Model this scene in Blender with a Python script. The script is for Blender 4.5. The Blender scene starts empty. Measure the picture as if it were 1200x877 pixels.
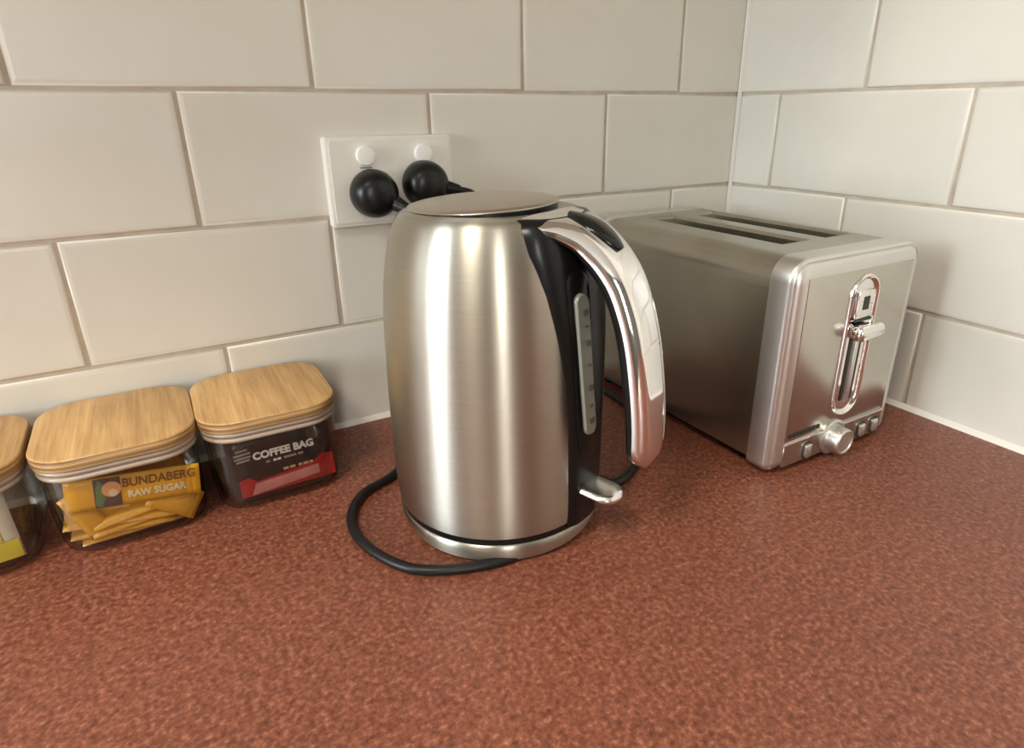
import bpy, bmesh, math, random
from mathutils import Vector, Matrix

scene = bpy.context.scene
COL = scene.collection
random.seed(7)
PI = math.pi

# ------------------------------------------------------------------ camera
YAW, PIT, ROLL = 0.5324090, 0.3812561, -0.0087594
fw = Vector((math.sin(YAW)*math.cos(PIT), math.cos(YAW)*math.cos(PIT), -math.sin(PIT)))
rt = Vector((math.cos(YAW), -math.sin(YAW), 0)); up = rt.cross(fw)
r2 = math.cos(ROLL)*rt + math.sin(ROLL)*up
u2 = -math.sin(ROLL)*rt + math.cos(ROLL)*up
cam = bpy.data.cameras.new('camera')
camo = bpy.data.objects.new('camera', cam); COL.objects.link(camo)
M3 = Matrix((r2, u2, -fw)).transposed()
camo.matrix_world = Matrix.Translation((-0.6393, -0.5825, 0.2898)) @ M3.to_4x4()
cam.sensor_width = 36; cam.lens = 740.757/1200*36
cam.shift_x = -21.01/1200; cam.shift_y = -9.4/1200
cam.clip_start = 0.01
scene.camera = camo
scene.cycles.transparent_max_bounces = 32
scene.cycles.caustics_reflective = False

# ------------------------------------------------------------------ world, lights, exposure
w = bpy.data.worlds.new('world'); scene.world = w; w.use_nodes = True
bg = w.node_tree.nodes['Background']; bg.inputs['Color'].default_value = (0.80, 0.88, 1.0, 1); bg.inputs['Strength'].default_value = 0.6

def area(name, loc, target, sx, sy, power, col):
    l = bpy.data.lights.new(name, 'AREA'); l.shape = 'RECTANGLE'; l.size = sx; l.size_y = sy
    l.energy = power; l.color = col
    o = bpy.data.objects.new(name, l); COL.objects.link(o)
    o.location = loc
    o.rotation_euler = (Vector(target) - Vector(loc)).to_track_quat('-Z', 'Y').to_euler()
    return o
# daylight coming in through the two windows and one ceiling light of the kitchen
area('daylight_side_window', (-2.46, -0.37, 0.72), (0, -0.37, 0.72), 0.55, 1.0, 44, (0.86, 0.95, 1.0))
area('daylight_rear_window', (-1.48, -2.96, 0.70), (-1.48, 0, 0.70), 0.28, 1.15, 21, (1.0, 0.95, 0.87))
area('ceiling_light_glow', (-1.40, -0.85, 1.44), (-1.40, -0.85, 0), 0.36, 0.36, 17, (1.0, 0.91, 0.77))
vs = scene.view_settings
vs.view_transform = 'Standard'; vs.look = 'None'; vs.gamma = 1.0; vs.use_curve_mapping = False
vs.exposure = 0.20

# ------------------------------------------------------------------ material helpers
def mat(name, color, rough=0.5, metal=0.0, **kw):
    m = bpy.data.materials.new(name); m.use_nodes = True
    b = m.node_tree.nodes['Principled BSDF']
    b.inputs['Base Color'].default_value = (*color, 1); b.inputs['Roughness'].default_value = rough
    b.inputs['Metallic'].default_value = metal
    for k, v in kw.items(): b.inputs[k.replace('_', ' ')].default_value = v
    return m
def nodes(m): return m.node_tree.nodes, m.node_tree.links, m.node_tree.nodes['Principled BSDF']
def texco(m, scale=(1,1,1), kind='Object'):
    n, l, b = nodes(m)
    t = n.new('ShaderNodeTexCoord'); mp = n.new('ShaderNodeMapping'); mp.inputs['Scale'].default_value = scale
    l.new(t.outputs[kind], mp.inputs['Vector']); return mp.outputs['Vector']
def noise(m, vec, scale, detail=4, rough=0.6):
    n, l, b = nodes(m); t = n.new('ShaderNodeTexNoise'); l.new(vec, t.inputs['Vector'])
    t.inputs['Scale'].default_value = scale; t.inputs['Detail'].default_value = detail; t.inputs['Roughness'].default_value = rough
    return t.outputs['Fac']
def ramp(m, fac, stops):
    n, l, b = nodes(m); r = n.new('ShaderNodeValToRGB'); l.new(fac, r.inputs['Fac'])
    e = r.color_ramp.elements
    e[0].position, e[0].color = stops[0][0], (*stops[0][1], 1)
    e[1].position, e[1].color = stops[-1][0], (*stops[-1][1], 1)
    for p, c in stops[1:-1]:
        x = e.new(p); x.color = (*c, 1)
    return r.outputs['Color']
def mixc(m, a, b_, fac, mode='MIX'):
    n, l, b = nodes(m); x = n.new('ShaderNodeMix'); x.data_type = 'RGBA'; x.blend_type = mode
    if hasattr(fac, 'links'): l.new(fac, x.inputs[0])
    else: x.inputs[0].default_value = fac
    for s, i in ((a, 6), (b_, 7)):
        if hasattr(s, 'links'): l.new(s, x.inputs[i])
        else: x.inputs[i].default_value = (*s, 1)
    return x.outputs[2]
def bump(m, fac, strength, dist):
    n, l, b = nodes(m); x = n.new('ShaderNodeBump'); x.inputs['Strength'].default_value = strength
    x.inputs['Distance'].default_value = dist; l.new(fac, x.inputs['Height']); l.new(x.outputs['Normal'], b.inputs['Normal'])
def setcol(m, c): n, l, b = nodes(m); l.new(c, b.inputs['Base Color'])
def maprange(m, fac, a, b_):
    n, l, b = nodes(m); x = n.new('ShaderNodeMapRange'); l.new(fac, x.inputs[0])
    x.inputs[3].default_value = a; x.inputs[4].default_value = b_; return x.outputs[0]
def setrough(m, fac, a, b_):
    n, l, b = nodes(m); l.new(maprange(m, fac, a, b_), b.inputs['Roughness'])

# ceramic tile
tile_m = mat('cream_glazed_tile', (0.72, 0.67, 0.585), 0.32)
v = texco(tile_m); nz = noise(tile_m, v, 9, 3)
oi = tile_m.node_tree.nodes.new('ShaderNodeObjectInfo')
c = ramp(tile_m, nz, [(0.3, (0.69, 0.665, 0.585)), (0.7, (0.735, 0.715, 0.645))])
c2 = ramp(tile_m, oi.outputs['Random'], [(0.0, (0.96, 0.955, 0.95)), (1.0, (1.0, 1.0, 1.0))])
setcol(tile_m, mixc(tile_m, c, c2, 1.0, 'MULTIPLY')); bump(tile_m, noise(tile_m, v, 60, 2), 0.12, 0.0006)
grout_m = mat('beige_grout', (0.42, 0.36, 0.285), 0.9)
v = texco(grout_m); nz = noise(grout_m, v, 40, 5)
setcol(grout_m, ramp(grout_m, nz, [(0.3, (0.42, 0.36, 0.28)), (0.7, (0.56, 0.49, 0.40))]))
bump(grout_m, noise(grout_m, v, 900, 2), 0.3, 0.0004)
silicone_m = mat('white_silicone', (0.80, 0.76, 0.70), 0.4)
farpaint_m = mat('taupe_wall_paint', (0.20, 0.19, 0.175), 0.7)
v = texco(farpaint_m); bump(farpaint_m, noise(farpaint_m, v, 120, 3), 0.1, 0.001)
paint_m = mat('warm_white_paint', (0.72, 0.68, 0.61), 0.7)
v = texco(paint_m); bump(paint_m, noise(paint_m, v, 120, 3), 0.1, 0.001)
ceil_m = mat('ceiling_paint', (0.70, 0.69, 0.66), 0.8)
v = texco(ceil_m); bump(ceil_m, noise(ceil_m, v, 90, 3), 0.1, 0.001)
floor_m = mat('timber_floor', (0.28, 0.17, 0.10), 0.4)
v = texco(floor_m, (1, 9, 1)); setcol(floor_m, ramp(floor_m, noise(floor_m, v, 6, 5), [(0.3, (0.20, 0.115, 0.065)), (0.7, (0.36, 0.23, 0.14))]))
cupboard_m = mat('cupboard_paint', (0.66, 0.62, 0.55), 0.5)

# laminate worktop
lam = mat('red_speckled_laminate', (0.3, 0.09, 0.06), 0.42)
v = texco(lam)
vd = lam.node_tree.nodes.new('ShaderNodeTexVoronoi'); lam.node_tree.links.new(v, vd.inputs['Vector']); vd.inputs['Scale'].default_value = 330
fine = noise(lam, v, 300, 2, 0.6); mid = noise(lam, v, 120, 3, 0.6); big = noise(lam, v, 5, 3, 0.5)
c1 = ramp(lam, fine, [(0.30, (0.145, 0.041, 0.023)), (0.46, (0.225, 0.073, 0.041)), (0.58, (0.285, 0.102, 0.060)), (0.76, (0.45, 0.205, 0.130))])
c2 = ramp(lam, mid, [(0.30, (0.78, 0.74, 0.72)), (0.6, (1.0, 1.0, 1.0))])
c3 = mixc(lam, c1, c2, 1.0, 'MULTIPLY')
c4 = ramp(lam, big, [(0.3, (0.92, 0.90, 0.90)), (0.7, (1.06, 1.04, 1.02))])
c5 = mixc(lam, c3, c4, 1.0, 'MULTIPLY')
c6 = ramp(lam, vd.outputs['Color'], [(0.2, (0.84, 0.80, 0.78)), (0.8, (1.10, 1.08, 1.05))])
setcol(lam, mixc(lam, c5, c6, 1.0, 'MULTIPLY')); bump(lam, fine, 0.12, 0.0003)
setrough(lam, mid, 0.36, 0.52)

# metals
def brushed(name, col, rough, scale, var=0.06, aniso=0.0, smudge=0.0):
    m = mat(name, col, rough, 1.0)
    v = texco(m, scale); nz = noise(m, v, 1.0, 3, 0.6)
    lo = tuple(x*(1-var) for x in col); hi = tuple(min(1, x*(1+var)) for x in col)
    cc = ramp(m, nz, [(0.3, lo), (0.7, hi)])
    v2 = texco(m); sm = noise(m, v2, 16, 1.5, 0.5)
    if smudge:
        s2 = ramp(m, sm, [(0.42, (1, 1, 1)), (0.72, (1-smudge, 1-smudge, 1-smudge*1.1))])
        cc = mixc(m, cc, s2, 1.0, 'MULTIPLY')
    setcol(m, cc); bump(m, nz, 0.06, 0.0002)
    n, l, b = nodes(m); b.inputs['Anisotropic'].default_value = aniso; b.inputs['Anisotropic Rotation'].default_value = 0.25
    if aniso:
        t = n.new('ShaderNodeTangent'); t.direction_type = 'RADIAL'; t.axis = 'Z'; l.new(t.outputs[0], b.inputs['Tangent'])
    return m
kettle_steel = brushed('brushed_kettle_steel', (0.49, 0.47, 0.405), 0.36, (30, 30, 1500), 0.05, aniso=0.92)
lid_steel = brushed('brushed_lid_steel', (0.58, 0.53, 0.455), 0.30, (900, 40, 40), 0.05)
toaster_steel = brushed('brushed_toaster_steel', (0.46, 0.435, 0.37), 0.29, (60, 4, 1500), 0.05, smudge=0.14)
face_steel = brushed('brushed_face_steel', (0.54, 0.515, 0.46), 0.26, (5, 60, 1500), 0.05, smudge=0.10)
satin_m = mat('satin_cast_metal', (0.70, 0.69, 0.66), 0.38, 1.0)
v = texco(satin_m); bump(satin_m, noise(satin_m, v, 700, 2), 0.05, 0.0003)
polished_m = mat('polished_metal', (0.80, 0.79, 0.77), 0.24, 1.0)
v = texco(polished_m); setrough(polished_m, noise(polished_m, v, 40, 2), 0.20, 0.28)
chrome_m = mat('chrome', (0.86, 0.84, 0.82), 0.06, 1.0)
v = texco(chrome_m); setrough(chrome_m, noise(chrome_m, v, 30, 3), 0.04, 0.11)
def plastic(name, col, rough, sc=250, st=0.015):
    m = mat(name, col, rough); v = texco(m); nz = noise(m, v, sc, 2)
    bump(m, nz, st, 0.0003)
    if max(col) < 0.02: m.node_tree.nodes['Principled BSDF'].inputs['Specular IOR Level'].default_value = 0.32
    return m
black_m = plastic('black_plastic', (0.005, 0.0055, 0.0055), 0.28)
blackgloss_m = plastic('gloss_black_plastic', (0.008, 0.008, 0.008), 0.14, 60, 0.01)
rubber_m = plastic('black_rubber_cable', (0.008, 0.008, 0.008), 0.40)
plugm = plastic('black_plug_plastic', (0.006, 0.0065, 0.0065), 0.33)
slotdark_m = plastic('dark_toaster_cavity', (0.03, 0.027, 0.024), 0.6)
socket_m = plastic('white_socket_plastic', (0.78, 0.765, 0.70), 0.35)
button_m = plastic('bright_white_plastic', (0.86, 0.855, 0.82), 0.30)
gauge_m = plastic('frosted_gauge_plastic', (0.21, 0.215, 0.18), 0.25)
gaugemark_m = plastic('faded_gauge_ink', (0.09, 0.085, 0.065), 0.4)
ink_m = plastic('dark_ink', (0.03, 0.028, 0.022), 0.5)
seal_m = plastic('translucent_silicone_seal', (0.44, 0.35, 0.27), 0.35)

# bamboo
def bamboo(name, rot=0):
    m = mat(name, (0.66, 0.38, 0.13), 0.45)
    v = texco(m, (1, 0.05, 1)); a = noise(m, v, 240, 4, 0.6); v2 = texco(m, (1, 0.16, 1)); b_ = noise(m, v2, 55, 3, 0.5)
    c1 = ramp(m, a, [(0.3, (0.46, 0.26, 0.095)), (0.55, (0.63, 0.39, 0.16)), (0.75, (0.74, 0.50, 0.235))])
    c2 = ramp(m, b_, [(0.35, (0.84, 0.80, 0.74)), (0.65, (1.05, 1.03, 1.0))])
    setcol(m, mixc(m, c1, c2, 1.0, 'MULTIPLY')); bump(m, a, 0.08, 0.0003)
    return m
bamboo_m = bamboo('bamboo')
bamboo_edge = mat('bamboo_edge', (0.5, 0.3, 0.11), 0.5)
v = texco(bamboo_edge, (8, 8, 420)); setcol(bamboo_edge, ramp(bamboo_edge, noise(bamboo_edge, v, 1.0, 3), [(0.35, (0.20, 0.105, 0.04)), (0.65, (0.56, 0.35, 0.15))]))

# clear jar plastic: mostly see-through, with mirror reflections growing at the rims
glass_m = bpy.data.materials.new('clear_jar_plastic'); glass_m.use_nodes = True
n = glass_m.node_tree.nodes; l = glass_m.node_tree.links; n.clear()
out = n.new('ShaderNodeOutputMaterial'); mx = n.new('ShaderNodeMixShader'); tr = n.new('ShaderNodeBsdfTransparent'); gl = n.new('ShaderNodeBsdfGlossy'); fr = n.new('ShaderNodeLayerWeight'); fr.inputs['Blend'].default_value = 0.22
mr = n.new('ShaderNodeMapRange'); mr.inputs[3].default_value = 0.010; mr.inputs[4].default_value = 0.55; l.new(fr.outputs['Facing'], mr.inputs[0])
tr.inputs['Color'].default_value = (0.92, 0.91, 0.89, 1); gl.inputs['Roughness'].default_value = 0.05
cr = n.new('ShaderNodeValToRGB'); l.new(fr.outputs['Facing'], cr.inputs['Fac']); l.new(cr.outputs['Color'], tr.inputs['Color'])
cr.color_ramp.elements[0].color = (0.94, 0.935, 0.92, 1); cr.color_ramp.elements[1].color = (0.22, 0.20, 0.18, 1); ce = cr.color_ramp.elements.new(0.45); ce.color = (0.84, 0.82, 0.79, 1)
l.new(mr.outputs[0], mx.inputs[0]); l.new(tr.outputs[0], mx.inputs[1]); l.new(gl.outputs[0], mx.inputs[2]); l.new(mx.outputs[0], out.inputs['Surface'])

def paper(name, col, rough=0.35, var=0.12):
    m = mat(name, col, rough); v = texco(m); nz = noise(m, v, 60, 3)
    setcol(m, ramp(m, nz, [(0.3, tuple(x*(1-var) for x in col)), (0.7, tuple(min(1, x*(1+var)) for x in col))]))
    bump(m, noise(m, v, 180, 2), 0.25, 0.0008); return m
mustard_m = paper('mustard_paper', (0.78, 0.40, 0.028)); brownink_m = paper('brown_ink', (0.20, 0.085, 0.02)); creamink_m = paper('cream_ink', (0.90, 0.80, 0.58))
darkpatch_m = paper('dark_brown_ink', (0.09, 0.055, 0.04)); green_m = paper('green_ink', (0.12, 0.20, 0.09)); orange_m = paper('orange_ink', (0.78, 0.36, 0.16)); pale_m = paper('pale_orange_ink', (0.85, 0.62, 0.40))
foilblack_m = paper('black_foil', (0.018, 0.012, 0.011), 0.28); red_m = paper('red_foil', (0.42, 0.018, 0.022), 0.28); pink_m = paper('pink_foil', (0.62, 0.25, 0.23), 0.25); whiteink_m = paper('white_ink', (0.85, 0.83, 0.80)); greyink_m = paper('grey_ink', (0.30, 0.27, 0.22)); goldink_m = paper('gold_ink', (0.62, 0.36, 0.22))
teawhite_m = paper('white_tea_paper', (0.80, 0.80, 0.68)); teayellow_m = paper('yellow_tea_ink', (0.78, 0.64, 0.06))

# ------------------------------------------------------------------ object helpers
def obj(name, bm, m, parent=None, smooth=False, angle=None):
    if isinstance(bm, bmesh.types.BMesh):
        bmesh.ops.recalc_face_normals(bm, faces=bm.faces)
        me = bpy.data.meshes.new(name); bm.to_mesh(me); bm.free()
    else: me = bm
    if m is not None and not me.materials: me.materials.append(m)
    if smooth:
        for p in me.polygons: p.use_smooth = True
        if angle: me.set_sharp_from_angle(angle=math.radians(angle))
    o = bpy.data.objects.new(name, me); COL.objects.link(o)
    if parent: o.parent = parent
    return o
def empty(name, loc, label, cat, group=None, rz=0):
    o = bpy.data.objects.new(name, None); COL.objects.link(o); o.location = loc; o.rotation_euler = (0, 0, rz)
    o.empty_display_size = 0.02; o['label'] = label; o['category'] = cat
    if group: o['group'] = group
    return o
def tag(o, label, cat, group=None):
    o['label'] = label; o['category'] = cat
    if group: o['group'] = group
    return o
def struct(o, label=None, cat=None):
    o['kind'] = 'structure'
    if label: o['label'] = label
    if cat: o['category'] = cat
    return o
def box(bm, x0, x1, y0, y1, z0, z1):
    vs_ = [bm.verts.new(p) for p in [(x0,y0,z0),(x1,y0,z0),(x1,y1,z0),(x0,y1,z0),(x0,y0,z1),(x1,y0,z1),(x1,y1,z1),(x0,y1,z1)]]
    for f in ((0,3,2,1),(4,5,6,7),(0,1,5,4),(1,2,6,5),(2,3,7,6),(3,0,4,7)): bm.faces.new([vs_[i] for i in f])
    return vs_
def rbox(x0, x1, y0, y1, z0, z1, bev=0.002, seg=2):
    bm = bmesh.new(); box(bm, x0, x1, y0, y1, z0, z1)
    if bev: bmesh.ops.bevel(bm, geom=bm.edges[:], offset=bev, segments=seg, affect='EDGES', profile=0.5)
    return bm
def loft(bm, rings, cap0=True, cap1=True, closed=True):
    R = [[bm.verts.new(p) for p in r] for r in rings]
    for a, b in zip(R[:-1], R[1:]):
        k = len(a)
        for i in range(k if closed else k-1):
            j = (i+1) % k; bm.faces.new((a[i], a[j], b[j], b[i]))
    if cap0: bm.faces.new(R[0])
    if cap1: bm.faces.new(R[-1][::-1])
    return R
def revolve(prof, seg=96, axis='z', c=(0,0,0), cap0=True, cap1=True):
    bm = bmesh.new(); rings = []
    for r, h in prof:
        ring = []
        for i in range(seg):
            a = 2*PI*i/seg
            if axis == 'z': ring.append((c[0]+r*math.cos(a), c[1]+r*math.sin(a), c[2]+h))
            else: ring.append((c[0]+r*math.cos(a), c[1]+h, c[2]+r*math.sin(a)))
        rings.append(ring)
    loft(bm, rings, cap0, cap1); return bm
def catmull(pts, sub=10):
    P = [Vector(p) for p in pts]; P = [2*P[0]-P[1]] + P + [2*P[-1]-P[-2]]; out = []
    for i in range(1, len(P)-2):
        for k in range(sub):
            t = k/sub; a, b, c, d = P[i-1:i+3]
            out.append(0.5*((2*b)+(c-a)*t+(2*a-5*b+4*c-d)*t*t+(3*b-a-3*c+d)*t**3))
    out.append(P[-2]); return out
def tube(pts, rad, seg=12, sub=10):
    C_ = catmull(pts, sub) if sub else [Vector(p) for p in pts]; bm = bmesh.new(); rings = []
    t0 = (C_[1]-C_[0]).normalized(); nrm = t0.orthogonal().normalized()
    for i, p in enumerate(C_):
        t = (C_[min(i+1, len(C_)-1)]-C_[max(i-1, 0)]).normalized()
        nrm = (nrm - t*nrm.dot(t)).normalized(); bn = t.cross(nrm)
        r = rad(i/(len(C_)-1)) if callable(rad) else rad
        rings.append([p + r*(math.cos(2*PI*k/seg)*nrm + math.sin(2*PI*k/seg)*bn) for k in range(seg)])
    loft(bm, rings); return bm
def rrect(hw, hh, r, n=6):
    pts = []
    for cx, cy, a0 in ((hw-r, hh-r, 0), (-hw+r, hh-r, PI/2), (-hw+r, -hh+r, PI), (hw-r, -hh+r, 1.5*PI)):
        for k in range(n+1):
            a = a0+PI/2*k/n; pts.append((cx+r*math.cos(a), cy+r*math.sin(a)))
    return pts
def lerp_table(tab, x):
    for (a, fa), (b, fb) in zip(tab[:-1], tab[1:]):
        if x <= b:
            t = max(0, min(1, (x-a)/(b-a))); return fa+(fb-fa)*t
    return tab[-1][1]

# ------------------------------------------------------------------ room shell
ZF, ZC = -0.90, 1.50
XL, YB = -2.50, -3.00
def slab(name, args, m, label, cat):
    bm = bmesh.new(); box(bm, *args); return struct(obj(name, bm, m), label, cat)
wall_back = slab('wall_back', (XL-0.1, 0.1, 0.0105, 0.11, ZF, ZC), paint_m, 'painted kitchen wall behind the kettle, tiled above the worktop', 'wall')
wall_right = slab('wall_right', (0.0105, 0.11, YB-0.1, 0.0105, ZF, ZC), paint_m, 'painted kitchen wall beside the toaster, tiled above the worktop', 'wall')
slab('floor', (XL-0.1, 0.11, YB-0.1, 0.11, ZF-0.05, ZF), floor_m, 'brown timber kitchen floor', 'floor')
slab('ceiling', (XL-0.1, 0.11, YB-0.1, 0.11, ZC, ZC+0.05), ceil_m, 'white painted kitchen ceiling', 'ceiling')
def wall_with_opening(name, axis, at, a0, a1, o0, o1, z0, z1, label):
    bm = bmesh.new(); th = 0.1
    for lo, hi, zl, zh in ((a0, o0, ZF, ZC), (o1, a1, ZF, ZC), (o0, o1, ZF, z0), (o0, o1, z1, ZC)):
        if axis == 'x': box(bm, at-th, at, lo, hi, zl, zh)
        else: box(bm, lo, hi, at-th, at, zl, zh)
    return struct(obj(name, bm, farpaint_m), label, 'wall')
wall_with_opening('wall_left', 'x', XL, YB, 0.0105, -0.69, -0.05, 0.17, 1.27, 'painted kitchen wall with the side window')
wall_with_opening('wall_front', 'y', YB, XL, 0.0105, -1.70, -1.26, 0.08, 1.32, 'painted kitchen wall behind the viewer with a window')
def window(name, axis, at, o0, o1, z0, z1, label):
    bm = bmesh.new(); f = 0.045; d0, d1 = at-0.07, at-0.02
    mid = (o0+o1)/2
    for lo, hi, zl, zh in ((o0, o0+f, z0, z1), (o1-f, o1, z0, z1), (o0+f, o1-f, z0, z0+f), (o0+f, o1-f, z1-f, z1)):
        if axis == 'x': box(bm, d0, d1, lo, hi, zl, zh)
        else: box(bm, lo, hi, d0, d1, zl, zh)
    o = struct(obj(name, bm, socket_m), label, 'window')
    return o
window('window_1', 'x', XL, -0.69, -0.05, 0.17, 1.27, 'white framed window in the left wall')
window('window_2', 'y', YB, -1.70, -1.26, 0.08, 1.32, 'white framed window behind the viewer')

# wall tiles: running bond, each one a part of its wall
tile_cache = {}
def tile_mesh(wd, ht):
    key = (round(wd, 4), round(ht, 4))
    if key in tile_cache: return tile_cache[key]
    bm = bmesh.new(); rings = []
    for ins, d in ((0, 0.008), (0, 0.0022), (0.0005, 0.0009), (0.0018, 0.0002), (0.0040, 0.0)):
        hw, hh = wd/2-ins, ht/2-ins
        rings.append([(-hw, d, -hh), (hw, d, -hh), (hw, d, hh), (-hw, d, hh)])
    loft(bm, rings, True, True)
    bmesh.ops.recalc_face_normals(bm, faces=bm.faces)
    me = bpy.data.meshes.new('tile'); bm.to_mesh(me); bm.free(); me.materials.append(tile_m)
    for p in me.polygons: p.use_smooth = len(p.vertices) == 4 and abs(p.normal.y) < 0.995
    tile_cache[key] = me; return me
ZJ = [0.0, 0.1028, 0.2045, 0.3085, 0.4115, 0.5145, 0.6175]
JT = 0.0026
def lay_row(wall, axis, joints, z0, z1):
    for a, b in zip(joints[:-1], joints[1:]):      # running away from the corner: a > b
        wd, ht = abs(a-b)-JT, (z1-z0)-JT
        if z0 == 0: ht = z1-z0-JT/2
        o = bpy.data.objects.new('tile', tile_mesh(wd, ht)); COL.objects.link(o); o.parent = wall
        zc = (z0+z1)/2 + (-JT/4 if z0 == 0 else 0)
        j = lambda s: random.uniform(-s, s)
        if axis == 'x': o.location = ((a+b)/2, j(0.0002), zc); o.rotation_euler = (j(0.0025), j(0.0012), j(0.002))
        else: o.location = (j(0.0002), (a+b)/2, zc); o.rotation_euler = (j(0.0025), j(0.0012), -PI/2+j(0.002))
odd_b = [-0.0006, -0.1990, -0.4005, -0.6050, -0.8070, -1.0090, -1.2110, -1.4130]
even_b = [-0.0006, -0.0975, -0.3010, -0.5018, -0.7040, -0.9060, -1.1080, -1.3100, -1.4130]
odd_r = [-0.0006, -0.0590, -0.2650, -0.4680, -0.6710, -0.8740, -1.0770]
even_r = [-0.0006, -0.1605, -0.3645, -0.5680, -0.7710, -0.9740, -1.0770]
for k in range(6):
    lay_row(wall_back, 'x', odd_b if k % 2 == 0 else even_b, ZJ[k], ZJ[k+1])
    lay_row(wall_right, 'y', odd_r if k % 2 == 0 else even_r, ZJ[k], ZJ[k+1])
bm = bmesh.new(); box(bm, -1.413, 0.0016, 0.0016, 0.0104, 0.0, 0.6175); obj('grout_bed', bm, grout_m, wall_back)
bm = bmesh.new(); box(bm, 0.0016, 0.0104, -1.077, 0.0016, 0.0, 0.6175); obj('grout_bed', bm, grout_m, wall_right)
# white sealant bead along the worktop
def bead(name, axis, a, b, label):
    bm = bmesh.new(); prof = [(0.0, 0.0), (-0.0045, 0.0), (-0.0036, 0.0014), (-0.0014, 0.0034), (0.0, 0.0048)]
    rings = []
    for t in (a, b): rings.append([(t, p, z) if axis == 'x' else (p, t, z) for p, z in prof])
    loft(bm, rings); return struct(obj(name, bm, silicone_m, smooth=True, angle=40), label, 'sealant')
bm = bmesh.new(); loft(bm, [[(0.0, 0.0, z), (-0.0034, 0.0, z), (-0.0024, -0.0007, z), (-0.0007, -0.0024, z), (0.0, -0.0034, z)] for z in (0.0, 0.6175)])
struct(obj('trim_3', bm, tile_m, smooth=True, angle=40), 'thin cream sealant line up the corner of the tiles', 'sealant')
bead('trim_1', 'x', -1.413, -0.0005, 'thin white sealant bead under the tiles behind the kettle')
bead('trim_2', 'y', -1.077, -0.0005, 'thin white sealant bead under the tiles beside the toaster')

# worktop and the cupboards carrying it
def lshape(bm, x0, y0, d, z0, z1, o=0):
    pts = [(0.01, 0.01), (x0, 0.01), (x0, -d), (-d-0.03, -d), (-d, -d-0.03), (-d, y0), (0.01, y0)]
    loft(bm, [[(x, y, z0) for x, y in pts], [(x, y, z1) for x, y in pts]])
bm = bmesh.new(); lshape(bm, -2.2, -2.2, 0.62, -0.036, 0.0)
tag(obj('worktop', bm, lam), 'red-brown speckled laminate kitchen worktop', 'worktop')
bm = bmesh.new(); box(bm, -2.2, 0.0, -0.58, 0.0, ZF+0.1, -0.037); o = obj('base_cupboard', bm, cupboard_m); tag(o, 'cream base cupboard under the worktop along the back wall', 'cupboard')
bm = bmesh.new(); box(bm, -0.58, 0.0, -2.2, -0.582, ZF+0.1, -0.037); o = obj('base_cupboard', bm, cupboard_m); tag(o, 'cream base cupboard under the worktop along the right wall', 'cupboard')
oc = empty('unseen_shade_cupboard', (-1.0, -0.165, 0.64), 'unseen cream overhead cupboard on the back wall, added to shade the worktop', 'cupboard')  # out of view, added to darken the worktop near the back wall
obj('carcass', rbox(-1.2, 0.96, -0.145, 0.163, 0.0, 0.84, 0.002, 1), cupboard_m, oc)
for k in range(4):
    d_ = obj('cupboard_door', rbox(-1.198+0.54*k, -0.664+0.54*k, -0.166, -0.146, 0.002, 0.838, 0.003, 2), cupboard_m, oc)
    obj('handle', rbox(-0.70+0.54*k, -0.69+0.54*k, -0.186, -0.166, 0.05, 0.19, 0.003, 2), satin_m, d_)
bm = bmesh.new(); box(bm, -2.2, 0.0, -0.53, 0.0, ZF, ZF+0.1); struct(obj('baseboard_back', bm, ink_m), 'dark kickboard under the back cupboards', 'kickboard')
bm = bmesh.new(); box(bm, -0.53, 0.0, -2.2, -0.53, ZF, ZF+0.1); struct(obj('baseboard_right', bm, ink_m), 'dark kickboard under the right cupboards', 'kickboard')

# ------------------------------------------------------------------ double power point
sx0, sx1, sz0, sz1 = -0.5015, -0.3840, 0.1955, 0.2725
sc_x, sc_z = (sx0+sx1)/2, (sz0+sz1)/2
sock = empty('power_socket', (sc_x, 0, sc_z), 'white double power socket on the tiles behind the kettle', 'socket')
def plate(name, hw, hh, d0, d1, bev, m, parent, r=0.003):
    bm = bmesh.new(); rings = []
    for ins, d in ((0, d0), (0, d1-bev), (bev*0.35, d1-bev*0.3), (bev, d1)):
        rings.append([(x, -d, z) for x, z in rrect(hw-ins, hh-ins, max(r-ins*0.5, 0.0008), 4)])
    loft(bm, rings); return obj(name, bm, m, parent, True, 35)
plate('face_plate', (sx1-sx0)/2, (sz1-sz0)/2, -0.0005, 0.0085, 0.0020, socket_m, sock)
bm = bmesh.new()
loft(bm, [[(x, -0.0084, z) for x, z in rrect(0.0550, 0.0348, 0.0025, 4)], [(x, -0.0092, z) for x, z in rrect(0.0547, 0.0345, 0.0025, 4)]])
obj('cover', bm, socket_m, sock, True, 35)
for bx in (-0.467, -0.4135):
    b = obj('rocker_switch', revolve([(0.0084, 0.0), (0.0084, -0.0038), (0.0078, -0.0052), (0.0060, -0.0056)], 28, 'y', (bx-sc_x, -0.0088, 0.2562-sc_z)), button_m, sock, True, 40)
    bm = rbox(bx-sc_x-0.0055, bx-sc_x+0.0055, -0.0100, -0.0088, 0.2455-sc_z, 0.2468-sc_z, 0.0003, 1)
    obj('indicator_mark', bm, greyink_m, sock)

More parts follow.
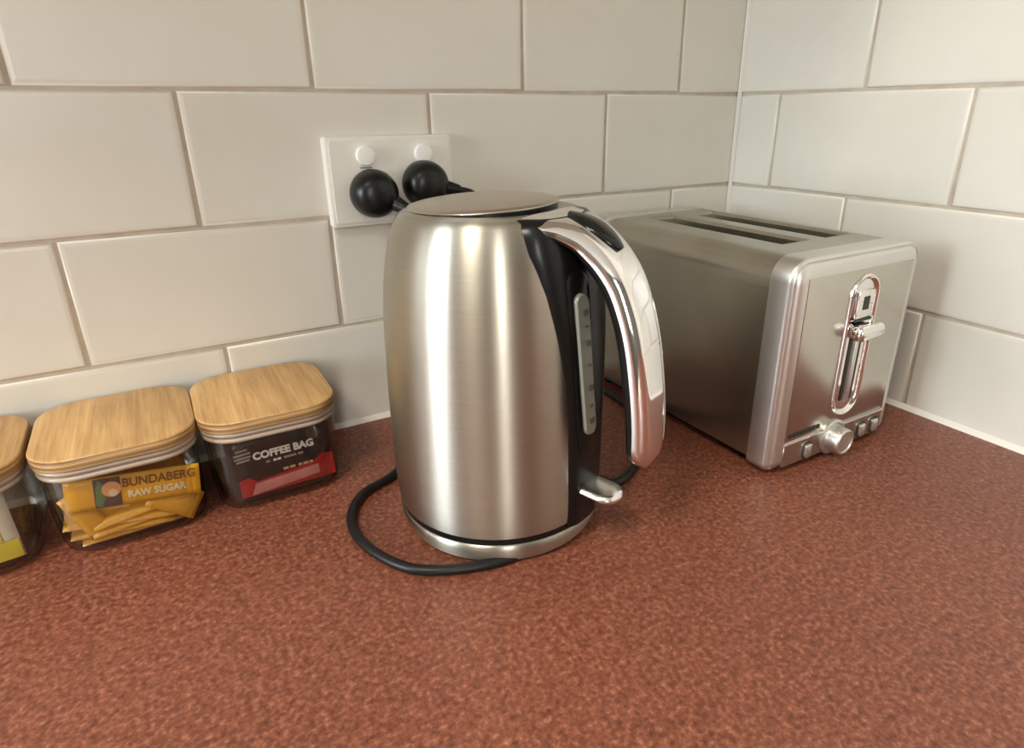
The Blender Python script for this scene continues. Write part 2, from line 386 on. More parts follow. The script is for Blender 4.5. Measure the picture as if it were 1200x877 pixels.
# ------------------------------------------------------------------ kettle
AX, AY = -0.4434, -0.2019
ket = empty('electric_kettle', (AX, AY, 0), 'tall brushed steel electric kettle with a chrome and black handle', 'kettle')
PROF = [(0.0230, 0.0762), (0.030, 0.0772), (0.045, 0.0780), (0.0728, 0.0783), (0.1101, 0.0782), (0.135, 0.0777), (0.1603, 0.0767), (0.178, 0.0752), (0.1912, 0.0736), (0.2062, 0.0708), (0.2160, 0.0682), (0.2225, 0.0657), (0.2270, 0.0635), (0.2293, 0.0618), (0.2306, 0.0600), (0.2313, 0.0580)]
def prof(z): return lerp_table(PROF, z)
pr = [(r, z) for z, r in PROF]
sm = [(p.x, p.y) for p in catmull([(a, b, 0) for a, b in pr], 4)]
obj('body', revolve([(0.060, 0.0235), (0.0745, 0.0228)] + sm + [(0.050, 0.2312), (0.02, 0.2308)], 128), kettle_steel, ket, True, 50)
obj('seam_band', revolve([(0.060, 0.0170), (0.0752, 0.0172), (0.0752, 0.0232), (0.060, 0.0236)], 96), black_m, ket, True, 40)
obj('power_base', revolve([(0.066, 0.0022), (0.0705, 0.0016), (0.0730, 0.0032), (0.0752, 0.0075), (0.0762, 0.0125), (0.0764, 0.0162), (0.0752, 0.0176), (0.05, 0.0178)], 96), kettle_steel, ket, True, 50)
obj('base_foot', revolve([(0.064, 0.0), (0.0665, 0.0), (0.0665, 0.0024), (0.064, 0.0024)], 64), black_m, ket, True, 40)
# lid, set back from the handle and tipped a little
lid = obj('lid', revolve([(0.0470, -0.0016), (0.0505, -0.0010), (0.0516, 0.0000), (0.0510, 0.0010), (0.0470, 0.0022), (0.036, 0.0038), (0.022, 0.0048), (0.008, 0.0052), (0.001, 0.0053)], 96), lid_steel, ket, True, 60)
lid.location = (0.0000, 0.0125, 0.2334)
lid.rotation_euler = (Vector((0.889, -0.458, 0)).cross(Vector((0, 0, 1))).normalized() * math.radians(2.4))
g = obj('lid_gasket', revolve([(0.0490, -0.0050), (0.0506, -0.0046), (0.0506, -0.0008), (0.0490, -0.0004)], 96), black_m, lid, True, 50)

# black back strip with the water gauge
HAZ = math.radians(-66)
HW = [(0.020, 14), (0.06, 15), (0.10, 15.7), (0.132, 18), (0.161, 21.7), (0.188, 26.5), (0.205, 31), (0.2135, 34), (0.2300, 36.5)]
bm = bmesh.new(); rings = []
NZ, NA = 44, 24
for i in range(NZ+1):
    z = 0.0200 + (0.2318-0.0200)*i/NZ; hw = math.radians(lerp_table(HW, z)); ring = []
    rr = prof(max(z, 0.0232))
    for k in range(NA+1):
        s = -1+2*k/NA; a = HAZ+s*hw
        e = (1-abs(s)**6)*lerp_table([(0.19, 1.0), (0.226, 1.9)], z)
        ring.append(((rr+0.0004+0.0030*e)*math.cos(a), (rr+0.0004+0.0030*e)*math.sin(a), z))
    for k in range(NA, -1, -1):
        s = -1+2*k/NA; a = HAZ+s*hw; ring.append(((rr-0.002)*math.cos(a), (rr-0.002)*math.sin(a), z))
    rings.append(ring)
loft(bm, rings); strip = obj('handle_strip', bm, black_m, ket, True, 50)
def on_strip(a, z, d):
    rr = prof(z)+0.0034+d; return (rr*math.cos(a), rr*math.sin(a), z)
# raised bezel + gauge
def GA(z): return math.radians(-4.0-6.0*(z-0.09)/0.1)
def gauge(name, hwm, z0, z1, d0, d1, m, parent, da=-4.5):
    bm = bmesh.new(); outl = []
    cz = (z0+z1)/2; hh = (z1-z0)/2
    outl = rrect(hwm, hh, hwm*0.98, 8); rings = []
    for sc, d in ((1.0, d0), (1.0, d1*0.6), (0.86, d1)):
        rings.append([on_strip(HAZ+GA(cz+y)+x*sc/0.08, cz+y*(1-(1-sc)*hwm/hh), d) for x, y in outl])
    loft(bm, rings); return obj(name, bm, m, parent, True, 40)
gauge('gauge_bezel', 0.0104, 0.074, 0.202, -0.001, 0.0018, black_m, strip)
gw = gauge('water_gauge', 0.0060, 0.0905, 0.1880, 0.0005, 0.0030, gauge_m, strip)
for i, zz in enumerate((0.176, 0.167, 0.156, 0.141, 0.125, 0.112, 0.101)):
    bm = bmesh.new(); ww = 0.0036 if i % 2 == 0 else 0.0028; hh = 0.0007 if i % 2 else 0.0018
    rings = [[on_strip(HAZ+GA(zz+y)+x/0.08, zz+y, d) for x, y in ((-ww*0.2, -hh), (ww, -hh), (ww, hh), (-ww*0.2, hh))] for d in (0.0028, 0.0033)]
    loft(bm, rings); obj('gauge_mark', bm, gaugemark_m, gw)

# handle
dr = Vector((math.cos(HAZ), math.sin(HAZ), 0)); tg = Vector((math.sin(HAZ), -math.cos(HAZ), 0)); UPV = Vector((0, 0, 1))
HP = catmull([(0.046, 0.2330, 0), (0.058, 0.2322, 0), (0.070, 0.2302, 0), (0.083, 0.2245, 0), (0.0962, 0.2140, 0), (0.1075, 0.1995, 0), (0.1160, 0.1805, 0), (0.1217, 0.1600, 0), (0.1257, 0.1360, 0), (0.1282, 0.1140, 0), (0.1290, 0.0980, 0), (0.1288, 0.0860, 0), (0.1282, 0.0765, 0)], 8)
SL = [0.0]
for a, b in zip(HP[:-1], HP[1:]): SL.append(SL[-1]+(b-a).length)
LT = SL[-1]
WID = [(0.0, 0.0385), (0.012, 0.0332), (0.025, 0.0268), (0.040, 0.0220), (0.055, 0.0200), (0.075, 0.0186), (0.11, 0.0178), (LT, 0.0168)]
DEP = [(0.0, 0.0145), (0.03, 0.0160), (0.06, 0.0180), (0.12, 0.0185), (LT, 0.0170)]
def handle_sections(kind):
    rings = []
    for i, p in enumerate(HP):
        s = SL[i]; t = (HP[min(i+1, len(HP)-1)]-HP[max(i-1, 0)]).normalized()
        nin = Vector((t.y, -t.x, 0))      # towards the body
        if nin.x > 0 and s > 0.05: nin = -nin
        if nin.y > 0 and s < 0.05: nin = -nin
        wv = lerp_table(WID, s); D = lerp_table(DEP, s); rem = LT-s; k = 1.0; dsh = 0
        rr = 0.018
        if rem < rr:
            q = max(0.0, 1-((rr-rem)/rr)**2); k = max(0.05, math.sqrt(q)); dsh = 1-max(0.12, q**0.35)
        wv *= k
        if kind == 'chrome': sec = [(-1.0, 0.0102), (-1.0, 0.0068), (-0.97, 0.0052), (-0.80, 0.0020), (-0.72, 0.0009), (-0.60, 0.0003), (-0.3, 0.0), (0.3, 0.0), (0.60, 0.0003), (0.72, 0.0009), (0.80, 0.0020), (0.97, 0.0052), (1.0, 0.0068), (1.0, 0.0102)]
        else: sec = [(-0.955, 0.0100), (-0.955, 0.0125), (-0.90, D-0.003), (-0.72, D-0.0006), (-0.4, D), (0.4, D), (0.72, D-0.0006), (0.90, D-0.003), (0.955, 0.0125), (0.955, 0.0100)]
        ring = []
        for x, d in sec:
            dd = d*lerp_table([(0.012, 0.72), (0.05, 1.0)], s); dd = dd if dsh == 0 else dd+(0.0095-dd)*dsh*0.8
            q = p + nin*dd
            ring.append(dr*q.x + UPV*q.y + tg*(x*wv))
        rings.append(ring)
    bm = bmesh.new(); loft(bm, rings); return bm
grip = obj('handle_grip', handle_sections('black'), black_m, ket, True, 50)
obj('handle_cover', handle_sections('chrome'), chrome_m, ket, True, 42)
# thumb button on top of the handle
bi = [i for i, s in enumerate(SL) if 0.015 <= s <= 0.057]
bm = bmesh.new(); rings = []
for q, i in enumerate(bi):
    p = HP[i]; t = (HP[i+1]-HP[i-1]).normalized(); nout = Vector((-t.y, t.x, 0))
    if nout.y < 0: nout = -nout
    f = q/(len(bi)-1); ww = 0.0098*math.sqrt(max(0.02, math.sin(PI*min(0.985, 0.06+f*0.92)**1.25)))
    ring = []
    for x, d in ((-1, -0.0015), (-1, 0.0006), (-0.75, 0.0020), (0, 0.0026), (0.75, 0.0020), (1, 0.0006), (1, -0.0015)):
        z = p + nout*d; ring.append(dr*z.x + UPV*z.y + tg*(x*ww))
    rings.append(ring)
loft(bm, rings); obj('lid_button', bm, blackgloss_m, ket, True, 60)
# on/off paddle
bm = bmesh.new(); rings = []
for f in [i/12 for i in range(13)]:
    rr = 0.079+0.0265*f; hw = 0.0130*(1.0 if f < 0.55 else max(0.10, math.sqrt(max(0, 1-((f-0.55)/0.45)**2)))); th = 0.0046*(1.0 if f < 0.7 else max(0.2, math.sqrt(max(0, 1-((f-0.7)/0.31)**2))))
    zc = 0.0470-0.002*f
    ring = [dr*rr + UPV*(zc+th*math.sin(a)) + tg*(hw*math.cos(a)) for a in [2*PI*k/20 for k in range(20)]]
    rings.append(ring)
loft(bm, rings); obj('power_switch', bm, polished_m, ket, True, 70)

# ------------------------------------------------------------------ toaster
TX0, TX1, TYF, TYB = -0.2345, -0.0675, -0.288, -0.022
TCX = (TX0+TX1)/2
toa = empty('toaster', (TCX, (TYF+TYB)/2, 0), 'brushed steel two slice toaster in the corner right of the kettle', 'toaster')
L = Vector((TCX, (TYF+TYB)/2, 0))
def T(x, y, z): return (x-L.x, y-L.y, z)
ZT, ZB = 0.1848, 0.0115
RC = 0.018
def outline(ins, n=8):
    x0, x1, z0, z1 = TX0+ins, TX1-ins, 0.0045+ins*0.6, ZT+0.0012-ins
    r = max(0.003, RC-ins*0.7); rb = max(0.0025, 0.007-ins*0.4); pts = []
    for cx, cz, a0, q in ((x1-r, z1-r, 0, r), (x0+r, z1-r, PI/2, r), (x0+rb, z0+rb, PI, rb), (x1-rb, z0+rb, 1.5*PI, rb)):
        for k in range(n+1):
            a = a0+PI/2*k/n; pts.append((cx+q*math.cos(a), cz+q*math.sin(a)))
    return pts
# wrap-around housing with slot openings
S = [(-0.1845, -0.1455), (-0.1275, -0.0885)]; SY0, SY1 = -0.057, -0.232
bx0, bx1 = TX0+0.0012, TX1-0.0012; r = 0.024
yb, yf = TYB-0.016, -0.2655
bm = bmesh.new(); prL = [(bx0, ZB)] + [(bx0+r-r*math.cos(PI/2*k/10), ZT-r+r*math.sin(PI/2*k/10)) for k in range(11)]
r_ = 0.018; prR = [(bx1-r_+r_*math.sin(PI/2*k/10), ZT-r_+r_*math.cos(PI/2*k/10)) for k in range(11)] + [(bx1, ZB)]
ys = [yf, SY1, SY0, yb]
for pr_ in (prL, prR):
    R = [[bm.verts.new(T(x, y, z)) for x, z in pr_] for y in ys]
    for a, b in zip(R[:-1], R[1:]):
        for i in range(len(pr_)-1): bm.faces.new((a[i], a[i+1], b[i+1], b[i]))
xs = [bx0+r, S[0][0], S[0][1], S[1][0], S[1][1], bx1-r_]
grid = [[bm.verts.new(T(x, y, ZT)) for x in xs] for y in ys]
for j in range(3):
    for i in range(5):
        if j == 1 and i in (1, 3): continue
        bm.faces.new((grid[j][i], grid[j][i+1], grid[j+1][i+1], grid[j+1][i]))
for i in (1, 3):                                    # turned-down lips of the slots
    loop = [grid[1][i], grid[1][i+1], grid[2][i+1], grid[2][i]]
    cx = sum(v_.co.x for v_ in loop)/4; cy = sum(v_.co.y for v_ in loop)/4
    prev = loop
    for ins, dz in ((0.0010, 0.0005), (0.0026, 0.0030), (0.0030, 0.0120)):
        nxt = [bm.verts.new((v_.co.x+(ins if v_.co.x < cx else -ins), v_.co.y+(ins*1.8 if v_.co.y < cy else -ins*1.8), ZT-dz)) for v_ in loop]
        for a in range(4): bm.faces.new((prev[a], prev[(a+1) % 4], nxt[(a+1) % 4], nxt[a]))
        prev = nxt
bmesh.ops.remove_doubles(bm, verts=bm.verts, dist=0.00001)
housing = obj('housing', bm, toaster_steel, toa, True, 30)
for a, b in S:                                      # dark wells with guide wires
    ia, ib, ya, yb_ = a+0.0030, b-0.0030, SY1+0.0054, SY0-0.0054
    bm = bmesh.new(); rings = [[T(ia, ya, z), T(ib, ya, z), T(ib, yb_, z), T(ia, yb_, z)] for z in (ZT-0.012, 0.05)]
    loft(bm, rings, False, True); well = obj('toasting_slot', bm, slotdark_m, toa)
    for k in range(9):
        y = ya+(yb_-ya)*(k+0.5)/9
        for xx in (ia+0.003, ib-0.003):
            obj('guide_wire', tube([T(xx, y, ZT-0.013), T(xx, y+0.006, ZT-0.035), T(xx, y+0.006, ZT-0.08)], 0.0009, 6, 2), satin_m, well)
# end caps
def endcap(name, y0, sgn, deep, m):
    bm = bmesh.new()
    prof_ = [(0.0, 0.0), (0.0, 0.0165), (0.0010, 0.0188), (0.0026, 0.0202), (0.0034, 0.0194), (0.0042, 0.0194), (0.0050, 0.0208), (0.0082, 0.0228), (0.0125, 0.0238), (0.0160, 0.0240)] if deep else [(0.0, 0.0), (0.0, 0.011), (0.003, 0.015), (0.009, 0.017)]
    rings = [[T(x, y0+sgn*d, z) for x, z in outline(ins)] for ins, d in prof_]
    loft(bm, rings); return obj(name, bm, m, toa, True, 45)
cap = endcap('control_end', -0.2640, -1, True, satin_m)
endcap('rear_end', -0.0385, 1, False, satin_m)
bm = bmesh.new(); box(bm, *[T(TX0+0.008, 0, 0)[0], T(TX1-0.008, 0, 0)[0], T(0, -0.262, 0)[1], T(0, -0.040, 0)[1]], 0.0048, 0.0125)
obj('base_plate', bm, black_m, toa)
for x in (TX0+0.02, TX1-0.02):
    for y in (-0.25, -0.05):
        obj('foot', revolve([(0.008, 0.0002), (0.008, 0.0055)], 20, 'z', T(x, y, 0)), black_m, toa, True, 40)
# brushed face plate above the control strip, with the lever slot cut out of it
SXC, SZ0, SZ1, SHW = -0.1460, 0.0400, 0.1660, 0.0180
fx0, fx1, fz0, fz1 = TX0+0.0150, TX1-0.0150, 0.0290, ZT-0.0140
yF = -0.2880
def faceplate():
    bm = bmesh.new(); n = 12
    slot = []
    for k in range(n+1): a = PI*k/n; slot.append((SXC+SHW*math.cos(a), SZ1-SHW+SHW*math.sin(a)))
    for k in range(n+1): a = PI+PI*k/n; slot.append((SXC+SHW*math.cos(a), SZ0+SHW+SHW*math.sin(a)))
    rc = 0.009; outer = []
    for x, z in slot:                               # matching point on the plate's rounded rim
        dx, dz = x-SXC, z-(SZ0+SZ1)/2
        tx = (fx1-SXC)/dx if dx > 1e-6 else ((fx0-SXC)/dx if dx < -1e-6 else 1e9)
        tz = (fz1-(SZ0+SZ1)/2)/dz if dz > 1e-6 else ((fz0-(SZ0+SZ1)/2)/dz if dz < -1e-6 else 1e9)
        t = min(tx, tz); outer.append((SXC+dx*t, (SZ0+SZ1)/2+dz*t))
    # add the four corners exactly
    for cx, cz in ((fx0, fz0), (fx1, fz0), (fx0, fz1), (fx1, fz1)):
        i = min(range(len(outer)), key=lambda q: (outer[q][0]-cx)**2+(outer[q][1]-cz)**2); outer[i] = (cx, cz)
    rings = [[T(x, yF+0.0006, z) for x, z in outer], [T(x, yF-0.0002, z) for x, z in outer], [T(x, yF-0.0005, z) for x, z in [((ox-SXC)*0.992+SXC, (oz-0.1)*0.992+0.1) for ox, oz in outer]],
             [T(x, yF-0.0005, z) for x, z in slot], [T(x, yF+0.0006, z) for x, z in slot]]
    loft(bm, rings, False, False); return obj('face_plate', bm, face_steel, toa, True, 30)
face = faceplate()
def stadium(hw, z0, z1, n=14):
    return [(SXC+hw*math.cos(PI*k/n), z1-hw+hw*math.sin(PI*k/n)) for k in range(n+1)] + [(SXC+hw*math.cos(PI+PI*k/n), z0+hw+hw*math.sin(PI+PI*k/n)) for k in range(n+1)]
bm = bmesh.new(); rings = []
for hw, d in ((SHW+0.0006, -0.0006), (SHW+0.0006, 0.0016), (SHW-0.0004, 0.0026), (SHW-0.0022, 0.0022), (SHW-0.0032, 0.0006), (SHW-0.0050, -0.0004)):
    e = SHW-hw; rings.append([T(x, yF-d, z) for x, z in stadium(hw, SZ0+e, SZ1-e)])
loft(bm, rings, False, False); rim = obj('lever_bezel', bm, chrome_m, toa, True, 50)
bm = bmesh.new(); e = 0.0046
loft(bm, [[T(x, yF-0.0002, z) for x, z in stadium(SHW-e, SZ0+e, SZ1-e)], [T(x, yF+0.0001, z) for x, z in stadium(SHW-e, SZ0+e, SZ1-e)]])
obj('lever_recess', bm, chrome_m, toa, True, 40)
bm = rbox(*[T(SXC-0.0022, 0, 0)[0], T(SXC+0.0022, 0, 0)[0]], T(0, yF-0.0030, 0)[1], T(0, yF, 0)[1], SZ0+0.012, 0.112, 0.0009, 2)
obj('guide_rail', bm, satin_m, rim, True, 40)
for s in (-1, 1):
    bm = rbox(*[T(SXC+s*0.0062-0.0017, 0, 0)[0], T(SXC+s*0.0062+0.0017, 0, 0)[0]], T(0, yF-0.0012, 0)[1], T(0, yF, 0)[1], SZ0+0.014, 0.112, 0.0004, 1)
    obj('guide_slot', bm, slotdark_m, rim, True, 40)
# lever: carriage plate above, paddle sticking out
bm = rbox(T(SXC-0.0105, 0, 0)[0], T(SXC+0.0105, 0, 0)[0], T(0, yF-0.0034, 0)[1], T(0, yF, 0)[1], 0.1290, 0.1530, 0.0012, 2)
car = obj('carriage_plate', bm, chrome_m, toa, True, 40)
bm = rbox(T(SXC-0.0038, 0, 0)[0], T(SXC+0.0038, 0, 0)[0], T(0, yF-0.0040, 0)[1], T(0, yF-0.0030, 0)[1], 0.1365, 0.1480, 0.0003, 1)
obj('icon_mark', bm, ink_m, car)
bm = rbox(T(SXC-0.0112, 0, 0)[0], T(SXC+0.0112, 0, 0)[0], T(0, yF-0.0040, 0)[1], T(0, yF-0.0020, 0)[1], 0.1268, 0.1290, 0.0004, 1)
obj('painted_gap_shadow', bm, ink_m, car)  # dark strip painting in the shade between carriage plate and lever
bm = bmesh.new(); rings = []
for k in range(11):
    f = k/10; y = yF-0.0005-0.0150*f; hw = 0.0118+0.0050*min(1, f*1.6); hh = 0.0070
    if f > 0.7: q = math.sqrt(max(0.0, 1-((f-0.7)/0.31)**2)); hh *= max(0.25, q); hw *= 0.8+0.2*q
    rings.append([T(SXC+x, y, 0.1185+0.001*f+z) for x, z in rrect(hw, hh, hh*0.85, 5)])
loft(bm, rings); obj('lever', bm, chrome_m, toa, True, 60)
# control strip, knob, buttons
bm = rbox(T(fx0, 0, 0)[0], T(fx1, 0, 0)[0], T(0, yF-0.0007, 0)[1], T(0, yF+0.0006, 0)[1], 0.0068, 0.0278, 0.0005, 1)
cs = obj('control_strip', bm, face_steel, toa, True, 40)
bm = rbox(T(fx0, 0, 0)[0], T(fx1, 0, 0)[0], T(0, yF-0.0018, 0)[1], T(0, yF, 0)[1], 0.0275, 0.0293, 0.0005, 2)
obj('trim_line', bm, chrome_m, toa, True, 40)
KX, KZ = -0.1545, 0.0195
obj('knob_collar', revolve([(0.0165, 0.0), (0.0165, -0.0014), (0.0155, -0.0022), (0.0128, -0.0022)], 40, 'y', T(KX, yF-0.0004, KZ)), satin_m, toa, True, 40)
kn = obj('browning_knob', revolve([(0.0122, 0.0), (0.0120, -0.0105), (0.0117, -0.0122), (0.0108, -0.0132), (0.0098, -0.0130), (0.0094, -0.0122), (0.001, -0.0122)], 48, 'y', T(KX, yF-0.0014, KZ)), satin_m, toa, True, 40)
for bx, bz in ((-0.1880, 0.0155), (-0.1120, 0.0150), (-0.0930, 0.0155)):
    bm = bmesh.new(); loft(bm, [[T(bx+x, yF+0.0002-d, bz+z) for x, z in rrect(0.0042-i_, 0.0064-i_, 0.0028-i_*0.5, 5)] for d, i_ in ((0.0, 0.0), (0.0032, 0.0), (0.0040, 0.0009))])
    pb = obj('push_button', bm, satin_m, toa, True, 40)
    bm = bmesh.new(); loft(bm, [[T(bx+x, yF-0.0004-d, bz+z) for x, z in rrect(0.0056, 0.0078, 0.0034, 5)] for d in (0.0, 0.0006)])
    obj('button_surround', bm, ink_m, pb, True, 40)
# small dark maker's mark, too blurred in the photograph to read: a row of short strokes
x = fx0+0.004
for wd in (0.0052, 0.0030, 0.0044, 0.0036, 0.0050, 0.0030, 0.0042, 0.0036):
    bm = rbox(T(x, 0, 0)[0], T(x+wd, 0, 0)[0], T(0, yF-0.0012, 0)[1], T(0, yF-0.0006, 0)[1], 0.0338, 0.0372, 0.0001, 1)
    obj('maker_mark', bm, ink_m, face); x += wd+0.0012

# power cords: each a part of its appliance, the round plug in the socket at its end
def cord(owner, org, px, pz, route, rad, bdir):
    O = Vector(org); P = Vector((px, -0.0095, pz))-O
    b0 = P+Vector(bdir[0]); b1 = P+Vector(bdir[1])
    cable = obj('power_cord', tube([b1.lerp(b0, 0.3), b1] + [Vector(p)-O for p in route], rad, 12, 8), rubber_m, owner, True)
    body = [(0.0195, 0.0), (0.0208, -0.004), (0.0208, -0.010), (0.0195, -0.017), (0.0165, -0.0225), (0.011, -0.026), (0.004, -0.0272), (0.0008, -0.0273)]
    obj('plug_body', revolve(body, 48, 'y', P), plugm, cable, True, 60)
    for dx, dz in ((-0.007, 0.004), (0.007, 0.004), (0, -0.009)):
        obj('pin', rbox(P.x+dx-0.003, P.x+dx+0.003, P.y, P.y+0.008, P.z+dz-0.0008, P.z+dz+0.0008, 0.0002, 1), satin_m, cable)
    obj('strain_relief', tube([b0, b0.lerp(b1, 0.5), b1], lambda s: 0.0075-0.003*s, 16, 6), plugm, cable, True, 60)
Z4 = 0.0040
cord(ket, (AX, AY, 0), -0.4645, 0.2245,
     [(-0.442, -0.055, 0.200), (-0.440, -0.050, 0.150), (-0.441, -0.050, 0.08), (-0.446, -0.058, 0.022), (-0.464, -0.085, Z4), (-0.5046, -0.1215, Z4),
      (-0.5352, -0.1370, Z4), (-0.5530, -0.1666, Z4), (-0.5525, -0.2034, Z4), (-0.5348, -0.2415, Z4), (-0.5056, -0.2600, Z4), (-0.4705, -0.2680, Z4), (-0.440, -0.2610, Z4)],
     0.0036, ((0.013, -0.017, -0.007), (0.023, -0.032, -0.014)))
cord(toa, L, -0.4160, 0.2300,
     [(-0.372, -0.034, 0.214), (-0.365, -0.030, 0.17), (-0.368, -0.028, 0.09), (-0.376, -0.034, 0.02), (-0.378, -0.060, Z4), (-0.378, -0.095, Z4), (-0.372, -0.135, Z4),
      (-0.3625, -0.170, Z4), (-0.3590, -0.200, Z4), (-0.3580, -0.2170, Z4), (-0.3530, -0.2280, Z4), (-0.3410, -0.2285, Z4), (-0.3154, -0.2150, Z4), (-0.285, -0.192, Z4), (-0.260, -0.16, Z4), (-0.2480, -0.12, Z4), (-0.2440, -0.07, Z4), (-0.2420, -0.035, Z4),
      (-0.235, -0.014, 0.0060), (-0.215, -0.0080, 0.016), (-0.200, -0.012, 0.028), (-0.197, -0.026, 0.032)],
     0.0036, ((0.014, -0.015, -0.003), (0.028, -0.022, -0.006)))

# ------------------------------------------------------------------ jars with bamboo lids
def jar(cx, cy, rz, hw, hd, label):
    t = empty('storage_jar', (cx, cy, 0), label, 'jar', None, rz)
    bm = bmesh.new(); rings = []
    def R(ins, z, rr): return [(x, y, z) for x, y in rrect(hw-ins, hd-ins, rr, 7)]
    for ins, z, rr in ((0.0150, 0.0, 0.016), (0.0090, 0.0006, 0.020), (0.0062, 0.0030, 0.022), (0.0045, 0.0080, 0.0235), (0.0030, 0.030, 0.0245), (0.0026, 0.0640, 0.025),
                       (0.0046, 0.0640, 0.023), (0.0052, 0.030, 0.0225), (0.0066, 0.0085, 0.0215), (0.0100, 0.0045, 0.019), (0.0160, 0.0034, 0.015)): rings.append(R(ins, z, rr))
    loft(bm, rings); obj('container', bm, glass_m, t, True, 60)
    bm = bmesh.new(); rings = []
    for ins, z in ((0.0080, 0.0590), (0.0040, 0.0605), (0.0018, 0.0618), (0.0013, 0.0632), (0.0018, 0.0646), (0.0034, 0.0653), (0.0034, 0.0658), (0.0014, 0.0666), (0.0009, 0.0680), (0.0014, 0.0693), (0.0030, 0.0700), (0.0080, 0.0702)): rings.append(R(ins, z, 0.026))
    loft(bm, rings); sl = obj('seal', bm, seal_m, t, True, 60)
    bm = bmesh.new(); rings = []
    for ins, z in ((0.0012, 0.0702), (0.0, 0.0708), (0.0, 0.0782), (0.0005, 0.0790), (0.0014, 0.0793)): rings.append(R(ins, z, 0.0275))
    loft(bm, rings)
    o = obj('lid_board', bm, bamboo_m, t, True, 40)
    o.data.materials.append(bamboo_edge)
    for p in o.data.polygons:
        if abs(p.normal.z) < 0.4: p.material_index = 1
    return t
jar(-0.5880, -0.0575, math.radians(-0.5), 0.0515, 0.0545, 'clear jar with a bamboo lid holding the black and red coffee packet')
jar(-0.6915, -0.0575, math.radians(0.5), 0.0515, 0.0545, 'clear jar with a bamboo lid holding the mustard yellow sugar sachets')
jar(-0.7985, -0.0560, math.radians(1.0), 0.0520, 0.0530, 'clear jar with a bamboo lid cut off by the left edge, holding tea envelopes')

def pillow(hw, hh, th, n=8, m_=4):
    """flat sachet lying in its local xz plane, front towards -y, sealed edges"""
    bm = bmesh.new(); F, B = [], []
    for j in range(m_+1):
        fr_, br_ = [], []
        for i in range(n+1):
            u, v_ = -1+2*i/n, -1+2*j/m_
            e = max(0, (1-abs(u)**4))*max(0, (1-v_*v_))
            fr_.append(bm.verts.new((u*hw, -0.0003-th*e, v_*hh))); br_.append(bm.verts.new((u*hw, 0.0003+th*e, v_*hh)))
        F.append(fr_); B.append(br_)
    for j in range(m_):
        for i in range(n):
            bm.faces.new((F[j][i], F[j][i+1], F[j+1][i+1], F[j+1][i])); bm.faces.new((B[j][i], B[j+1][i], B[j+1][i+1], B[j][i+1]))
    for i in range(n):
        bm.faces.new((F[0][i], B[0][i], B[0][i+1], F[0][i+1])); bm.faces.new((F[m_][i], F[m_][i+1], B[m_][i+1], B[m_][i]))
    for j in range(m_):
        bm.faces.new((F[j][0], F[j+1][0], B[j+1][0], B[j][0])); bm.faces.new((F[j][n], B[j][n], B[j+1][n], F[j+1][n]))
    return bm
def lettering(txt, size, loc, m, parent, name='lettering', sx=1.0, bold=0.0, th=0.0002):
    c_ = bpy.data.curves.new(name, 'FONT'); c_.body = txt; c_.size = size; c_.align_x = 'CENTER'; c_.align_y = 'CENTER'; c_.extrude = th; c_.offset = bold; c_.resolution_u = 3
    tmp = bpy.data.objects.new(name, c_); COL.objects.link(tmp)
    dg = bpy.context.evaluated_depsgraph_get(); me = bpy.data.meshes.new_from_object(tmp.evaluated_get(dg))
    bpy.data.objects.remove(tmp); bpy.data.curves.remove(c_)
    me.transform(Matrix.Translation(loc) @ Matrix.Rotation(PI/2, 4, 'X') @ Matrix.Diagonal((sx, 1, 1, 1)))
    me.materials.clear(); me.materials.append(m)
    o = bpy.data.objects.new(name, me); COL.objects.link(o); o.parent = parent; return o
def patch(name, pts, y, m, parent, th=0.0003):
    bm = bmesh.new(); loft(bm, [[(x, y, z) for x, z in pts], [(x, y-th, z) for x, z in pts]]); return obj(name, bm, m, parent)
def circ(cx, cz, r_, n=20): return [(cx+r_*math.cos(2*PI*k/n), cz+r_*math.sin(2*PI*k/n)) for k in range(n)]

# printed sugar sachet pressed against the front of its jar
s0 = empty('sugar_sachet', (-0.6880, -0.1020, 0.0400), 'mustard sugar sachet with printed name facing out, at the front of the jar', 'sachet')
s0.rotation_euler = (math.radians(-4), math.radians(6.5), 0)
s0.location = (-0.6865, -0.1015, 0.0415)
paperp = obj('packet', pillow(0.0415, 0.0120, 0.0011, 10, 6), mustard_m, s0, True)
yp = -0.0015
patch('emblem_ground', [(-0.0245, -0.0105), (-0.0085, -0.0105), (-0.0085, 0.0112), (-0.0245, 0.0112)], yp, darkpatch_m, paperp)
patch('emblem_leaf', [(-0.0240, -0.0080), (-0.0205, -0.0100), (-0.0175, -0.0020), (-0.0180, 0.0060), (-0.0215, 0.0108), (-0.0232, 0.0040)], yp-0.0003, green_m, paperp)
patch('emblem_disc', circ(-0.0140, 0.0028, 0.0058), yp-0.0004, orange_m, paperp)
patch('emblem_centre', circ(-0.0132, 0.0000, 0.0028), yp-0.0007, pale_m, paperp)
lettering('BUNDABERG', 0.0092, (0.0155, yp-0.0001, 0.0055), brownink_m, paperp, sx=0.86, bold=0.0002)
lettering('RAW SUGAR', 0.0072, (0.0135, yp-0.0001, -0.0035), creamink_m, paperp, sx=0.88, bold=0.0002)

